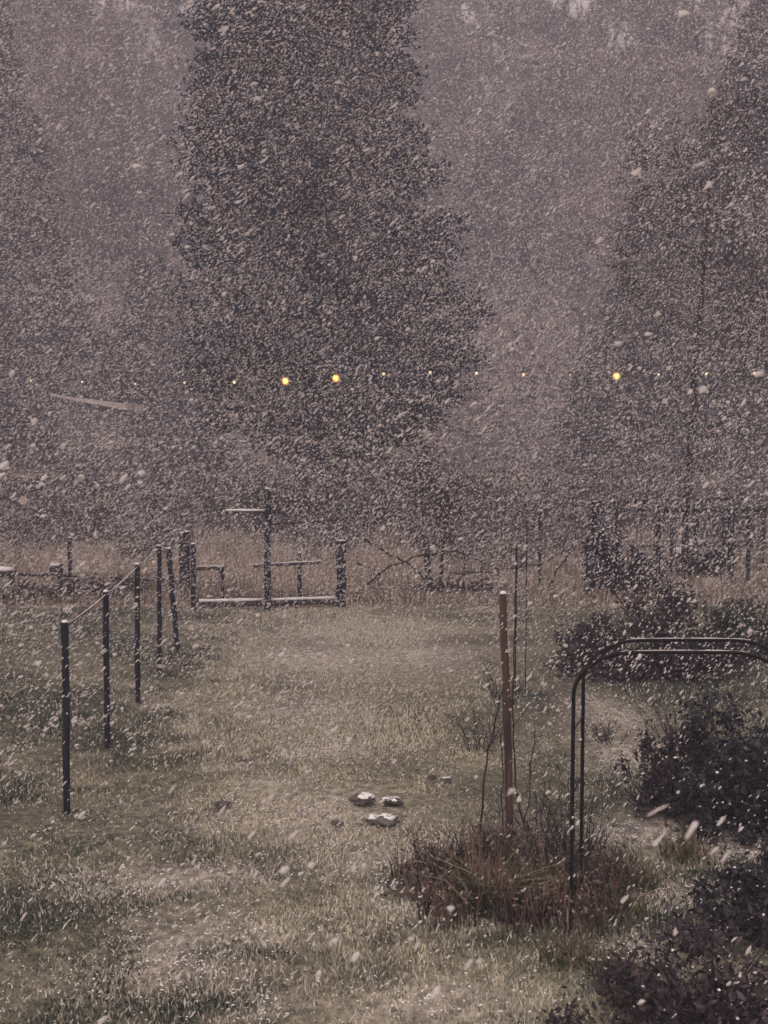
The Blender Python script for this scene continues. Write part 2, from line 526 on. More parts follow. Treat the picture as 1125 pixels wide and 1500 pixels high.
# far row of leafless trees, sunk in falling snow
protos = []
for i in range(4):
    data = bare_tree_data(22, 5.6, 100 + i, 4, .14, 12, .28, .75, 22)
    protos.append([data, None])
FAR = [  # pixel column, depth, scale, label
    (-30, 72, .95, 'grey leafless tree at the extreme left edge behind the paddock'),
    (75, 84, 1.05, 'grey leafless tree above the snowy shed roof'),
    (165, 100, .88, 'faint leafless tree between the left edge trees and the dark evergreen'),
    (250, 96, .85, 'faint leafless tree just left of the dark evergreen'),
    (395, 92, .9, 'faint leafless tree hidden behind the left half of the dark evergreen'),
    (560, 98, .9, 'faint leafless tree hidden behind the right half of the dark evergreen'),
    (690, 96, 1.0, 'faint leafless tree just right of the dark evergreen'),
    (775, 92, .96, 'pale grey leafless tree second to the right of the dark evergreen'),
    (850, 100, .92, 'pale grey leafless tree left of the bright gap in the sky'),
    (985, 84, .86, 'grey leafless tree under the bright gap in the sky'),
    (1065, 78, .9, 'grey leafless tree with bare top twigs near the upper right corner'),
    (1150, 66, .9, 'darker leafless tree at the extreme right edge'),
]
FH = [1.35, 1.4, 1.6, 1.55, 1.5, 1.5, 1.45, 1.5, 1.42, 1.22, 1.32, 1.3]
for i, (u, y, s, lab) in enumerate(FAR):
    pr = protos[i % 4]
    x = (u - 562.5) / FPX * y * 1.0
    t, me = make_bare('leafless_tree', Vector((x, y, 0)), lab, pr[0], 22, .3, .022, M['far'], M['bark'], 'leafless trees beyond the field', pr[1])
    pr[1] = me
    t.scale = (s * 1.5, s * 1.5, s * FH[i] * 1.28)
    t.rotation_euler = (0, 0, i * 1.7)
    for ch in t.children:
        ch.matrix_parent_inverse = Matrix.Identity(4) if ch.name.startswith('crown') else Matrix.Translation(-t.location)

# low thicket under the far trees: reads as one mass
n = 130000
x = rng.uniform(-46, 46, n); y = rng.uniform(62, 106, n)
z = rng.random(n) * (6 + 9 * vnoise(x, y, 7))
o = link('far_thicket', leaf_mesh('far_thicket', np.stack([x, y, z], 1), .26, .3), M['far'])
tag(o, 'grey brushwood mass under the far trees', 'thicket', kind='stuff')

# brushwood along the far side of the field, under and beside the evergreen
n = 90000
x = rng.uniform(-14, 14, n); y0_ = 24.5 + 9.5 * vnoise(x, x * 0, 1.3); y = y0_ + (41 - y0_) * rng.random(n) ** .75
z = rng.random(n) ** 1.4 * (.15 + 2.2 * vnoise(x, y, 1.4)) * np.clip((y - y0_) / 7, .25, 1)
o = link('undergrowth', leaf_mesh('undergrowth', np.stack([x, y, z], 1), .10, .22), M['under'])
tag(o, 'purplish brown undergrowth along the far side of the field', 'undergrowth', kind='stuff')

# dark tree on the right, trunk standing at the wire run
tb = G(1003, 857)
data = bare_tree_data(9.5, 2.4, 42, 3, .35, 5, .045, .6, 20)
t, me = make_bare('garden_tree', tb, 'dark twiggy tree whose thin trunk stands at the wire run', data, 9.5, .07, .006, M['twig'], M['bark'])

def bush(name, base, label, rx, ry, rz, n, leaf, m, stems=14, seed=1, cat='bush', asp=.45):
    t = thing(name, base, label, cat)
    n = int(n * .45)
    b = np.array(base)
    r_ = random.Random(seed)
    mb = MB()
    k = int(n ** .5 / 1.5)
    # clumps on stems, so that the outline is uneven and gaps stay open
    cl = unit(k); cl[:, 2] = np.abs(cl[:, 2])
    lump = .62 + .62 * vnoise(cl[:, 0] * 3 + seed * 5, cl[:, 1] * 3 + cl[:, 2] * 4, 1.0)[:, None]
    cl = cl * rng.uniform(.3, 1.0, (k, 1)) * lump * np.array([[rx * 1.1, ry * 1.1, rz * 1.08]])
    idx = rng.integers(0, k, n)
    c = cl[idx] + rng.normal(size=(n, 3)) * np.array([[rx, ry, rz]]) * rng.uniform(.05, .15, (n, 1))
    c[:, 2] = np.maximum(c[:, 2], rng.uniform(0, .08, n))
    link('foliage', leaf_mesh('foliage', c + b, leaf, asp), m, t)
    top = c[rng.random(n) < .05] + np.array([[0, 0, leaf * .5]])
    sn = link('snow_dusting', leaf_mesh('snow_dusting', top + b, leaf * .42, .7, 0, .7), M['snow'], t)
    sn['kind'] = 'stuff'
    p0, p1, a0, a1 = [], [], [], []
    for i in range(k):
        q = cl[i] * np.array([.25, .25, .45]) + rng.normal(size=3) * .04
        o_ = np.array([q[0] * .3, q[1] * .3, -.04])
        p0 += [o_ + b, q + b]; p1 += [q + b, cl[i] + b]; a0 += [.012, .008]; a1 += [.008, .003]
    # spiky shoots past the outline
    j = rng.integers(0, k, k * 9)
    s0 = cl[j] * .85 + b
    s1 = s0 + cl[j] * rng.uniform(.1, .35, (k * 9, 1)) + (rng.normal(size=(k * 9, 3)) * .07 + np.array([0, 0, .14])) * max(rz, .6)
    link('stems', seg_mesh('stems', p0, p1, a0, a1, s0, s1, .004), M['bark'], t)
    return t

bush('shrub', G(960, 985), 'wide dark shrub spreading behind the top of the metal arch', 1.25, .9, .98, 15000, .042, M['shrubp'], seed=2)
bush('shrub', G(1085, 955), 'dark greenish shrub below the wire run at the right edge', 1.0, .8, .75, 10000, .042, M['shrubg'], seed=3)
bush('shrub', G(868, 960), 'low purplish shrub left of the arch top', .55, .5, .58, 5000, .036, M['shrubp'], seed=12)
bush('shrub', G(1075, 1205), 'dense black shrub framed by the metal arch', .62, .6, 1.0, 13000, .032, M['shrub'], seed=4)
bush('shrub', G(965, 1185), 'smaller purplish shrub at the left of the black shrub', .30, .35, .66, 4200, .026, M['shrubp'], seed=5)
bush('shrub', G(1060, 1540), 'dark leafy shrub filling the bottom right corner', .72, .75, .74, 13000, .024, M['shrubp'], seed=6)
bush('shrub', G(1130, 1380), 'dark shrub at the right edge above the corner shrub', .42, .5, .66, 6500, .026, M['shrub'], seed=7)
bush('conifer_bush', G(880, 868), 'narrow dark conifer bush at the left end of the wire run', .36, .36, 1.5, 9000, .04, M['ever'], seed=8)
bush('conifer_bush', G(935, 872), 'rounded evergreen bush in front of the wire run', .62, .5, .85, 9000, .04, M['ever'], seed=9)
bush('bramble', G(160, 872), 'tangled low bramble behind the left fence posts', 1.6, .6, .42, 6000, .03, M['shrubp'], seed=10)
bush('bramble', G(660, 868), 'tangled low bramble between the young trees beyond the lawn', .95, .45, .30, 3500, .03, M['shrubp'], seed=11)
bush('bramble', G(25, 880), 'tangled low bramble at the left edge under the rail', 1.0, .5, .36, 4000, .03, M['shrubp'], seed=15)

# ------------------------------------------------------------------ left post and wire fence
def round_post(parent, base, top, r, m, name='post', cap=True):
    mb = MB()
    b, tp = Vector(base), Vector(top)
    k = 6
    pts = [b + (tp - b) * (i / k) + Vector((random.gauss(0, .003), random.gauss(0, .003), 0)) for i in range(k + 1)]
    pts[0].z = -.09
    mb.tube(pts, [r * random.uniform(.94, 1.06) for _ in pts], 9)
    o = mb.build(name, m, parent)
    if cap:
        s = MB()
        s.blob(tp + Vector((0, 0, .006)), (r * .95, r * .95, .016), 5, 8, .12, seed=int(b.y * 100))
        s.build('snow_cap', M['snow'], o, True)
        s_ = bpy.data.objects[o.children[0].name] if o.children else None
    return o
LP = [((98, 1188), (95, 912)), ((157, 1090), (155, 867)), ((202, 1025), (201, 827)), ((234, 978), (233, 800)), ((260, 948), (247, 804))]
t = thing('post_and_wire_fence', G(157, 1090), 'dark post and wire fence running back along the left of the lawn', 'fence')
tops = []
for (bu, bv), (tu, tv) in LP:
    b = G(bu, bv)
    tp = D(tu, tv, b.y)
    tops.append((b, tp))
    round_post(t, b, tp, .029 if bv > 960 else .036, M['post'])
def wire(parent, p, q, r, sag=.02, name='wire', m=None, snow=True):
    pts = [p + (q - p) * (i / 8) - Vector((0, 0, sag * 4 * (i / 8) * (1 - i / 8))) for i in range(9)]
    mb = MB(); mb.tube(pts, r, 5)
    o = mb.build(name, m or M['wire'], parent)
    if snow:
        s = MB()
        s.tube([p_ + Vector((0, 0, r * 1.1)) for p_ in pts], [r * random.uniform(.35, .8) for _ in pts], 5)
        if s.v:
            s.build('snow_line', M['snow'], o)
    return o
for (b0, t0), (b1, t1) in zip(tops, tops[1:]):
    wire(t, t0 - Vector((0, 0, .03)), t1 - Vector((0, 0, .03)), .0065, .012, m=M['post'])
    wire(t, b0 + (t0 - b0) * .62, b1 + (t1 - b1) * .62, .0025, .02, snow=False)
    wire(t, b0 + (t0 - b0) * .3, b1 + (t1 - b1) * .3, .0025, .02, snow=False)

# ------------------------------------------------------------------ timber frame across the end of the lawn
t = thing('timber_barrier', G(392, 890), 'timber frame of posts and low snowy boards across the lawn end', 'fence')
for (bu, bv), tv, r, cap in [((283, 891), 797, .042, True), ((392, 890), 716, .055, True), ((500, 886), 792, .078, True)]:
    b = G(bu, bv)
    round_post(t, b, D(bu, tv, b.y), r, M['post'], cap=cap)
def board(parent, a, b, hgt, thick, m, name, snow=.018):
    a, b = Vector(a), Vector(b)
    d = b - a
    ang = math.atan2(d.y, d.x); el = math.asin(d.z / d.length)
    rot = Matrix.Rotation(ang, 3, 'Z') @ Matrix.Rotation(-el, 3, 'Y')
    mb = MB(); mb.box((a + b) / 2, (d.length, thick, hgt), rot, .002)
    o = mb.build(name, m, parent)
    if snow:
        s = MB(); k = max(4, int(d.length / .12))
        pts = [a + d * (i / k) + Vector((0, 0, hgt / 2 + snow * .5)) for i in range(k + 1)]
        s.tube(pts, [max(.004, thick * .45 * random.uniform(.7, 1.15)) for _ in pts], 6, flat=max(.3, snow / (thick * .5)))
        s.build('snow_strip', M['snow'], o, True)
    return o
g0, g1, g2 = G(286, 891), G(392, 889), G(500, 886)
off = Vector((.06, 0, .06)); of2 = Vector((-.08, 0, .06))
board(t, g0 + off, g1 + of2, .09, .10, M['rail'], 'bottom_board', .03)
board(t, g1 + off, g2 + of2 - Vector((.02, 0, 0)), .09, .10, M['rail'], 'bottom_board', .03)
board(t, D(284, 833, g0.y + .05), D(328, 832, g0.y + .05), .06, .04, M['rail'], 'rail', .012)
b = G(326, 884); round_post(t, b, D(326, 830, b.y), .03, M['post'])
board(t, D(372, 829, g1.y + .08), D(470, 824, g1.y + .08), .045, .04, M['rail'], 'rail', .01)
b = G(440, 884); round_post(t, b, D(438, 810, b.y), .035, M['post'])
board(t, D(331, 751, g1.y), D(387, 751, g1.y), .05, .09, M['rail'], 'cross_board', .03)
board(t, D(398, 768, g1.y), D(500, 762, g2.y), .03, .03, M['rail'], 'top_rail', 0)
for u, bv, tv in [(266, 876, 781), (274, 879, 779)]:
    b = G(u, bv)
    o = round_post(None, b, D(u, tv, b.y), .04 if u == 266 else .05, M['post'], 'wooden_post')
    tag(o, 'thinner left post of the close pair at the far end of the left fence' if u == 266 else 'thicker right post of the close pair at the far end of the left fence', 'post')

# ------------------------------------------------------------------ left: rail fence, box, ledge, paddock fence, disc
t = thing('rail_fence', G(102, 882), 'low rough rail fence joining the left fence from the side', 'fence')
y0 = G(102, 882).y
def crooked(parent, pix, depth, r, name, m, jit=.01):
    mb = MB(); pts = []
    P = [D(u, v, depth if not isinstance(depth, (list, tuple)) else depth[i]) for i, (u, v) in enumerate(pix)]
    for a, b_ in zip(P, P[1:]):
        for k in range(4):
            pts.append(a + (b_ - a) * k / 4 + Vector((random.gauss(0, jit), random.gauss(0, jit), random.gauss(0, jit))))
    pts.append(P[-1])
    mb.tube(pts, [r * (1.1 - .5 * i / len(pts)) * random.uniform(.9, 1.1) for i in range(len(pts))], 6)
    return mb.build(name, m, parent, True)
crooked(t, [(-60, 838), (0, 840), (70, 842), (120, 846), (160, 851)], y0, .028, 'rail', M['rail'])
crooked(t, [(-60, 875), (20, 872), (110, 868)], y0, .02, 'rail', M['rail'])
for u, bv, tv in [(102, 882, 788), (-40, 882, 800)]:
    b = G(u, bv); round_post(t, b, D(u, tv, b.y), .034, M['post'])
t = thing('box_post', G(88, 868), 'small white-topped box on a short stake behind the rail', 'box')
b = G(88, 868); round_post(t, b, D(88, 826, b.y), .05, M['post'], 'stake', False)
mb = MB(); c = D(81, 834, b.y - .09); mb.box(c, (.16, .12, .10)); mb.build('box', M['rail'], t)
mb = MB(); mb.blob(c + Vector((0, 0, .075)), (.09, .07, .045), 6, 10, .1, 4); mb.build('snow_top', M['snow'], t, True)
t = thing('trough', G(5, 868), 'pale snow-topped trough cut by the left edge', 'trough')
b = G(5, 868)
mb = MB(); mb.box((b.x - .1, b.y, .33), (.62, .3, .10)); mb.build('basin', M['rail'], t)
for s in (-1, 1):
    mb = MB(); mb.box((b.x - .1 + s * .24, b.y, .12), (.05, .24, .318)); mb.build('leg', M['rail'], t)
mb = MB(); mb.blob((b.x - .1, b.y, .40), (.3, .14, .06), 6, 12, .1, 6); mb.build('snow_top', M['snow'], t, True)

t = thing('paddock_fence', G(55, 797), 'thin far paddock fence of posts and wires at the left', 'fence')
pf = []
for u, bv, tv in [(-40, 800, 712), (55, 797, 706), (140, 795, 708), (226, 793, 712)]:
    b = G(u, bv); tp = D(u, tv, b.y); round_post(t, b, tp, .045, M['post']); pf.append((b, tp))
for (b0, t0), (b1, t1) in zip(pf, pf[1:]):
    for k in (.95, .55, .15):
        wire(t, b0 + (t0 - b0) * k, b1 + (t1 - b1) * k, .009, .01, snow=False)
t = thing('round_sign', G(35, 792), 'pale round disc on a stake by the paddock fence', 'sign')
b = G(35, 792); tp = D(35, 733, b.y)
round_post(t, b, tp, .022, M['rail'], 'stake', False)
mb = MB(); mb.tube([tp + Vector((0, -.05, 0)), tp + Vector((0, -.025, 0))], .105, 20); mb.build('disc', M['disc'], t)

# snowy lean-to roof of a far shed
t = thing('shed', D(132, 700, 47) * Vector((1, 1, 0)) if False else Vector((D(132, 600, 47).x, 47, 0)), 'far shed with one pale snowy sloping roof at the left', 'shed')
a, b = D(78, 577, 47), D(186, 596, 47)
w = b.x - a.x
mb = MB()
x0, x1 = a.x + .15, b.x - .15
za = lambda x: a.z - .12 + (b.z - a.z) * (x - a.x) / w
vs = [(x0, 47, 0), (x1, 47, 0), (x1, 47, za(x1)), (x0, 47, za(x0)), (x0, 49.5, 0), (x1, 49.5, 0), (x1, 49.5, za(x1) - .1), (x0, 49.5, za(x0) - .1)]
mb.add(vs, [[0, 1, 2, 3], [5, 4, 7, 6], [4, 0, 3, 7], [1, 5, 6, 2], [3, 2, 6, 7]]); mb.build('wall', M['shedwall'], t)
mb = MB()
vs = [(a.x, 46.8, a.z - .08), (b.x, 46.8, b.z - .12), (b.x, 46.8, b.z + .12), (a.x, 46.8, a.z - .02), (a.x, 49.8, a.z - .2), (b.x, 49.8, b.z - .25), (b.x, 49.8, b.z + .05), (a.x, 49.8, a.z - .1)]
mb.add(vs, [[0, 1, 2, 3], [5, 4, 7, 6], [4, 0, 3, 7], [1, 5, 6, 2], [3, 2, 6, 7], [0, 4, 5, 1]]); r_ = mb.build('roof', M['roofsnow'], t); r_['label'] = 'snow-covered sloping roof'

# ------------------------------------------------------------------ beyond the lawn: bent stems, young trees, stakes
def stem(pix, depth, r, label, name='bent_stem', m='bark'):
    o = crooked(None, pix, depth, r, name, M[m], .012)
    tag(o, label, 'branch')
    return o
yb = 22.2
stem([(516, 781), (560, 806), (600, 827), (648, 872)], yb, .022, 'long straight bare branch slanting down right of the thick frame post')
stem([(528, 864), (560, 836), (605, 816), (668, 806), (728, 834), (745, 868)], yb + .3, .02, 'bramble stem arching high between the frame and the brown post')
stem([(522, 826), (545, 832), (562, 868)], yb - .2, .014, 'short bramble stem hooked down beside the thick frame post')
stem([(645, 868), (665, 840), (720, 836), (790, 828), (842, 800)], yb + .1, .016, 'low crooked branch rising towards the narrow conifer bush')
stem([(800, 868), (815, 836), (842, 803)], yb - .1, .018, 'short leaning branch just left of the narrow conifer bush')
for (u, bv, tv, r, lab, sd_) in [(629, 868, 600, .055, 'slim young tree beyond the lawn, left of the pair', 61), (646, 866, 690, .03, 'slimmer young tree beyond the lawn, right of the pair', 62)]:
    b = G(u, bv); hh = D(u, tv, b.y).z
    data = bare_tree_data(hh, hh * .26, sd_, 3, .35, 5, .03, .9, 14)
    make_bare('young_tree', b, lab, data, hh, r, .005, M['twig'], M['bark'])
for (u, bv, tv, r, lab) in [(790, 862, 748, .03, 'dark stake standing behind the brown post, nearer the conifer bush'), (755, 1012, 800, .008, 'thin cane close to the right of the brown post'),
                            (770, 1025, 770, .006, 'thinnest tall cane further right of the brown post')]:
    b = G(u, bv)
    o = round_post(None, b, D(u + 2, tv, b.y), r, M['post'], 'garden_cane' if r < .02 else 'wooden_stake', r > .02)
    tag(o, lab, 'cane' if r < .02 else 'stake')

# ------------------------------------------------------------------ wire run on the right
t = thing('wire_run', G(985, 858), 'wire mesh run with dark timber frame at the right', 'animal run')
yf, yr = G(985, 858).y, G(985, 858).y + 2.2
fr = {}
for u, tv, y in [(872, 735, yf), (965, 735, yf), (1020, 745, yf), (1072, 745, yf), (1098, 742, yf), (1150, 742, yf), (905, 748, yr), (985, 748, yr), (1062, 748, yr), (1118, 748, yr)]:
    tp = D(u, tv, y); b = Vector((tp.x, y, 0))
    round_post(t, b, tp, .062 if u in (1072, 872) else .045, M['post']); fr[u] = tp
def bar(u0, v0, u1, v1, y, r=.032):
    mb = MB(); mb.tube([D(u0, v0, y), D(u1, v1, y)], r, 5); mb.build('rail', M['post'], t)
bar(870, 735, 966, 735, yf); bar(960, 748, 1152, 745, yf); bar(905, 749, 1120, 748, yr); bar(1018, 734, 1076, 729, yf + .8)
bar(870, 800, 1152, 800, yf, .015); bar(872, 735, 905, 748, yf + 1, .018)
for u0, v0, v1 in [(1019, 734, 858), (1075, 729, 858)]:
    p = D(u0, v0, yf + .8); round_post(t, (p.x, p.y, 0), p, .03, M['post'])
def mesh_panel(u0, u1, y, z0, z1, s, r=.0035, m='wire'):
    x0, x1 = D(u0, 750, y).x, D(u1, 750, y).x
    p0, p1 = [], []
    for x_ in np.arange(x0, x1, s):
        p0.append((x_, y - .05, z0)); p1.append((x_, y - .05, z1))
    for z_ in np.arange(z0, z1, s):
        p0.append((x0, y - .05, z_)); p1.append((x1, y - .05, z_))
    o = link('mesh_panel', seg_mesh('mesh_panel', p0, p1, [r] * len(p0), [r] * len(p0)), M[m], t)
for u0, u1 in [(872, 965), (965, 1020), (1020, 1072), (1072, 1098), (1098, 1150)]:
    mesh_panel(u0, u1, yf, .05, 1.5, .075)
mesh_panel(905, 1118, yr, .05, 1.5, .09)
# pale boards and little coop inside the run
cb = G(1030, 852)
t2 = thing('hen_coop', Vector((cb.x, yf + .9, 0)), 'small dark coop with a snowy pitched roof inside the wire run', 'coop')
mb = MB(); mb.box((cb.x, yf + .9, .25), (.7, .6, .5)); mb.build('wall', M['post'], t2)
for s in (-1, 1):
    mb = MB(); mb.box((cb.x + s * .2, yf + .9, .60), (.52, .72, .03), Matrix.Rotation(s * .5, 3, 'Y')); o = mb.build('roof_board', M['post'], t2)
    mb = MB(); mb.box((cb.x + s * .2, yf + .9, .632), (.48, .68, .02), Matrix.Rotation(s * .5, 3, 'Y'), .004); mb.build('snow', M['snow'], o)
for u0, v0, u1, v1, lab in [(1030, 858, 1052, 857, 'short snowy board lying before the coop'), (1062, 848, 1150, 846, 'pale snowy low board behind the mesh at the right edge')]:
    a, b = G(u0, v0 + 6), G(u1, v1 + 6)
    yy = yf - .45 if u0 < 1060 else yf + .45
    a, b = Vector((a.x, yy, .10)), Vector((b.x, yy, .10))
    mb = MB(); mb.box((a + b) / 2, (abs(b.x - a.x), .05, .2)); o = mb.build('board', M['disc'], None)
    tag(o, lab, 'board')

# ------------------------------------------------------------------ brown post, shoots and flower bed
b = G(748, 1222)
o = round_post(None, b, D(737, 870, b.y), .028, M['redpost'], 'timber_post')
tag(o, 'tall reddish brown timber post standing in the flower bed', 'post')

mb = MB()
bm_c = Vector((BED.x, BED.y, 0))
mb.blob((bm_c.x, bm_c.y, -.05), (.85, .6, .10), 8, 40, .13, 3)
o = mb.build('flower_bed', mat('bed_soil', (.05, .042, .036), (.12, .098, .08), 12, .95, .8), None, True)
tag(o, 'low dark soil mound of the flower bed', 'flower bed', kind='structure')

def shoot(pts_px, y, r, label, twigs=6, group=None):
    t = thing('young_shoot', Vector((D(*pts_px[0], y).x, y, 0)), label, 'sapling', group)
    o = crooked(t, pts_px, y, r, 'stem', M['bark'], .004)
    P = [D(u, v, y) for u, v in pts_px]
    p0, p1, a0, a1 = [], [], [], []
    for i in range(twigs):
        f = random.uniform(.3, .95) * (len(P) - 1)
        k = int(f); q = P[k] + (P[min(k + 1, len(P) - 1)] - P[k]) * (f - k)
        e = q + Vector((random.uniform(-.12, .12), random.uniform(-.1, .1), random.uniform(.08, .2)))
        p0.append(tuple(q)); p1.append(tuple(e)); a0.append(.003); a1.append(.001)
    link('twigs', seg_mesh('twigs', p0, p1, a0, a1), M['bark'], t)['kind'] = 'stuff'
yp = b.y
shoot([(703, 1222), (708, 1150), (716, 1100), (729, 1040), (738, 1000)], yp - .1, .007, 'thin bare shoot leaning towards the left side of the brown post')
shoot([(737, 1222), (735, 1180), (737, 1120), (733, 1075)], yp + .1, .005, 'thin upright shoot close at the left foot of the brown post')
shoot([(768, 1218), (755, 1150), (752, 1060), (753, 960), (756, 800)], yp + .12, .006, 'long thin shoot rising along the right side of the brown post', 9)
shoot([(765, 1220), (776, 1170), (777, 1120), (784, 1070)], yp, .005, 'short forked shoot at the right foot of the brown post')
# bare twiggy shrub between bed and arch
def twiggy(base, label, hgt, sp, n, seed, name='twiggy_shrub'):
    t = thing(name, base, label, 'shrub')
    r_ = random.Random(seed)
    p0, p1, a0, a1, t0, t1 = [], [], [], [], [], []
    for i in range(n):
        a = r_.uniform(0, 6.28); l = r_.uniform(.2, 1) * sp
        p = Vector(base) + Vector((math.cos(a) * .08, math.sin(a) * .08, -.03)); d = Vector((math.cos(a) * l, math.sin(a) * l, hgt * r_.uniform(.6, 1)))
        for k in range(4):
            q = p + d / 4 + Vector((r_.gauss(0, .02), r_.gauss(0, .02), 0))
            p0.append(tuple(p)); p1.append(tuple(q)); a0.append(.005 * (1 - k * .2)); a1.append(.005 * (.8 - k * .2))
            for _ in range(3):
                t0.append(tuple(q)); t1.append(tuple(q + Vector((r_.gauss(0, .08), r_.gauss(0, .08), r_.uniform(.04, .18)))))
            p = q
    link('branches', seg_mesh('branches', p0, p1, a0, a1, t0, t1, .0025), M['bark'], t)
for (u, v, hh, lab) in [(655, 1290, .3, 'brittle twiggy plant in the left third of the bed'), (700, 1275, .34, 'brittle twiggy plant between the green tuft and the post'), (810, 1285, .42, 'brittle twiggy plant left of the arch leg'),
                       (870, 1320, .36, 'brittle twiggy plant right of the arch leg')]:
    twiggy(G(u, v), lab, hh, .22, 18, u)
twiggy(G(845, 1270), 'bare twiggy shrub wrapped round the left leg of the arch', .62, .35, 26, 5)
twiggy(G(790, 1240), 'low bare twiggy shrub right of the brown post', .45, .28, 16, 6)
twiggy(G(700, 1095), 'small sparse bare shrub on the lawn behind the bed', .34, .22, 12, 7)
twiggy(G(740, 1030), 'thin bare shrub farther up the lawn beside the brown post', .5, .25, 12, 8)
twiggy(G(895, 1085), 'small bare shrub just inside the arch on the path side', .22, .22, 14, 9)
twiggy(G(1000, 1100), 'tall bare shrub sticking out above the black shrub', .75, .45, 24, 10)

def clump(u, v, m, label, hgt, n, sp, wid, lean, group, name, cat, heads=False):
    base = G(u, v)
    t = thing(name, base, label, cat, group)
    ang = rng.uniform(0, 6.28, n); rr = rng.random(n) ** .5 * sp
    x = base.x + np.cos(ang) * rr; y = base.y + np.sin(ang) * rr
    h = rng.uniform(.4, 1, n) * hgt
    pal = np.array([[.04, .032, .032], [.10, .066, .058], [.15, .11, .092], [.42, .35, .29], [.07, .075, .05]] if m == 'dead' else [[.05, .06, .03], [.09, .10, .05], [.15, .155, .085], [.32, .29, .2], [.06, .05, .04]])
    cols = pal[rng.choice(5, n, p=[.36, .22, .17, .1, .15])] * rng.uniform(.7, 1.25, (n, 1))
    me = blades('leaves', x, y, h, wid * rng.uniform(.5, 1.5, n), cols, lean, -.03)
    link('leaves', me, M['grass'], t)
    if m == 'dead':
        kk = rng.integers(0, n, 150)
        lc = np.stack([x[kk], y[kk], h[kk] * rng.uniform(.2, 1.05, 150)], 1) + rng.normal(size=(150, 3)) * .03
        link('dead_leaves', leaf_mesh('dead_leaves', lc, .017, .5), M['deadleaf'], t)['kind'] = 'stuff'
    p0 = np.stack([x, y, np.zeros(n)], 1)[:n // 5]
    p1 = p0 + rng.normal(size=p0.shape) * np.array([.05, .05, .02]) + np.array([0, 0, 1]) * (h[:n // 5, None] * 1.15)
    link('stalks', seg_mesh('stalks', p0, p1, np.full(len(p0), .0035), np.full(len(p0), .002)), M['dead'], t)['kind'] = 'stuff'
PL = ['leftmost dead perennial clump at the tip of the bed', 'dead perennial clump at the left front of the bed, second from its tip', 'short dead perennial clump at the left back edge of the bed',
      'dead perennial clump just left of the green grass tuft', 'dead perennial clump at the left foot of the brown post', 'dead perennial clump at the front left rim of the bed',
      'dead perennial clump at the right foot of the brown post', 'tall dead perennial clump midway between brown post and arch leg', 'dead perennial clump in front of the left arch leg',
      'dead perennial clump around the base of the left arch leg', 'dead perennial clump right behind the smaller green tuft', 'dead perennial clump just right of the left arch leg',
      'short dead perennial clump directly behind the foot of the brown post', 'dead perennial clump at the front right rim of the bed']
WL = ['green weed tuft nearest the right end of the bed', 'green weed tuft on the path directly under the arch', 'green weed tuft on the lawn in front of the bed', 'green weed tuft left of the corner shrub',
      'tallest green weed tuft against the bottom right corner shrub', 'green weed tuft at the foot of the black shrub', 'green weed tuft inside the arch close to its left leg']
for i, (u, v, hg) in enumerate([(615, 1288, .24), (648, 1310, .26), (640, 1262, .2), (690, 1300, .3), (715, 1262, .3), (660, 1338, .24), (775, 1270, .32), (800, 1300, .36), (820, 1340, .34), (850, 1310, .34), (770, 1345, .3), (880, 1290, .26), (735, 1240, .24), (862, 1350, .26)]):
    clump(u, v, 'dead', PL[i], hg * .92, 95, .21, .005, .7, 'dead perennials in the flower bed', 'dead_perennial', 'plant')
clump(722, 1325, 'strap', 'green arching strap-leaved grass tuft at the front of the bed', .36, 300, .15, .007, 1.7, None, 'ornamental_grass', 'plant')
clump(755, 1338, 'strap', 'smaller green strap-leaved tuft right of the front grass tuft', .26, 150, .11, .006, 1.4, None, 'ornamental_grass', 'plant')
for i, (u, v, hg) in enumerate([(905, 1330, .2), (930, 1290, .18), (830, 1400, .16), (900, 1425, .2), (935, 1465, .25), (1000, 1250, .22), (890, 1270, .2)]):
    clump(u, v, 'strap', WL[i], hg, 130, .16, .005, 1.1, 'weed tufts along the arch path', 'weed_tuft', 'plant')

# ------------------------------------------------------------------ garden arch: two steel hoops and crossbars
ya = G(838, 1348).y
t = thing('garden_arch', Vector((D(990, 1338, ya).x, ya + .2, 0)), 'dark tubular steel garden arch at the right', 'arch')
def hoop_pts(y, dx):
    x0, x1 = D(838, 1200, ya).x + dx, D(1152, 1200, ya).x + dx
    top = D(990, 956, ya).z
    sw, sh = .36, .27                            # softly rounded shoulders
    raw = [(x0, -.06), (x0, .6), (x0, top - sh - .12)]
    raw += [(x0 + sw * (1 - math.cos(q_)) , top - sh + sh * math.sin(q_)) for q_ in [k * math.pi / 2 / 6 for k in range(7)]]
    raw += [((x0 + x1) / 2, top + .003)]
    raw += [(x0 + x1 - a, b) for a, b in raw[-2::-1]]
    return [Vector((a, y, b)) for a, b in raw]
hoops = []
for y, dx in [(ya, 0), (ya + .42, .125)]:
    pts = hoop_pts(y, dx)
    # smooth
    fine = []
    n = len(pts)
    for i in range(n - 1):
        p0, p1, p2, p3 = pts[max(i - 1, 0)], pts[i], pts[i + 1], pts[min(i + 2, n - 1)]
        for k in range(4):
            s = k / 4
            fine.append(.5 * ((2 * p1) + (p2 - p0) * s + (2 * p0 - 5 * p1 + 4 * p2 - p3) * s * s + (3 * p1 - p0 - 3 * p2 + p3) * s ** 3) if i not in (0, n - 2) else p1 + (p2 - p1) * s)
    fine.append(pts[-1])
    mb = MB(); mb.tube(fine, .0125, 8); hp = mb.build('hoop', M['metal'], t, True)
    s = MB(); q = [p + Vector((0, 0, .0115)) for p in fine if p.z > hoop_pts(ya, 0)[10].z - .015]
    s.tube(q, [.001 + .003 * random.random() for _ in q], 5); s.build('snow_line', M['snow'], hp, True)
    hoops.append(pts)
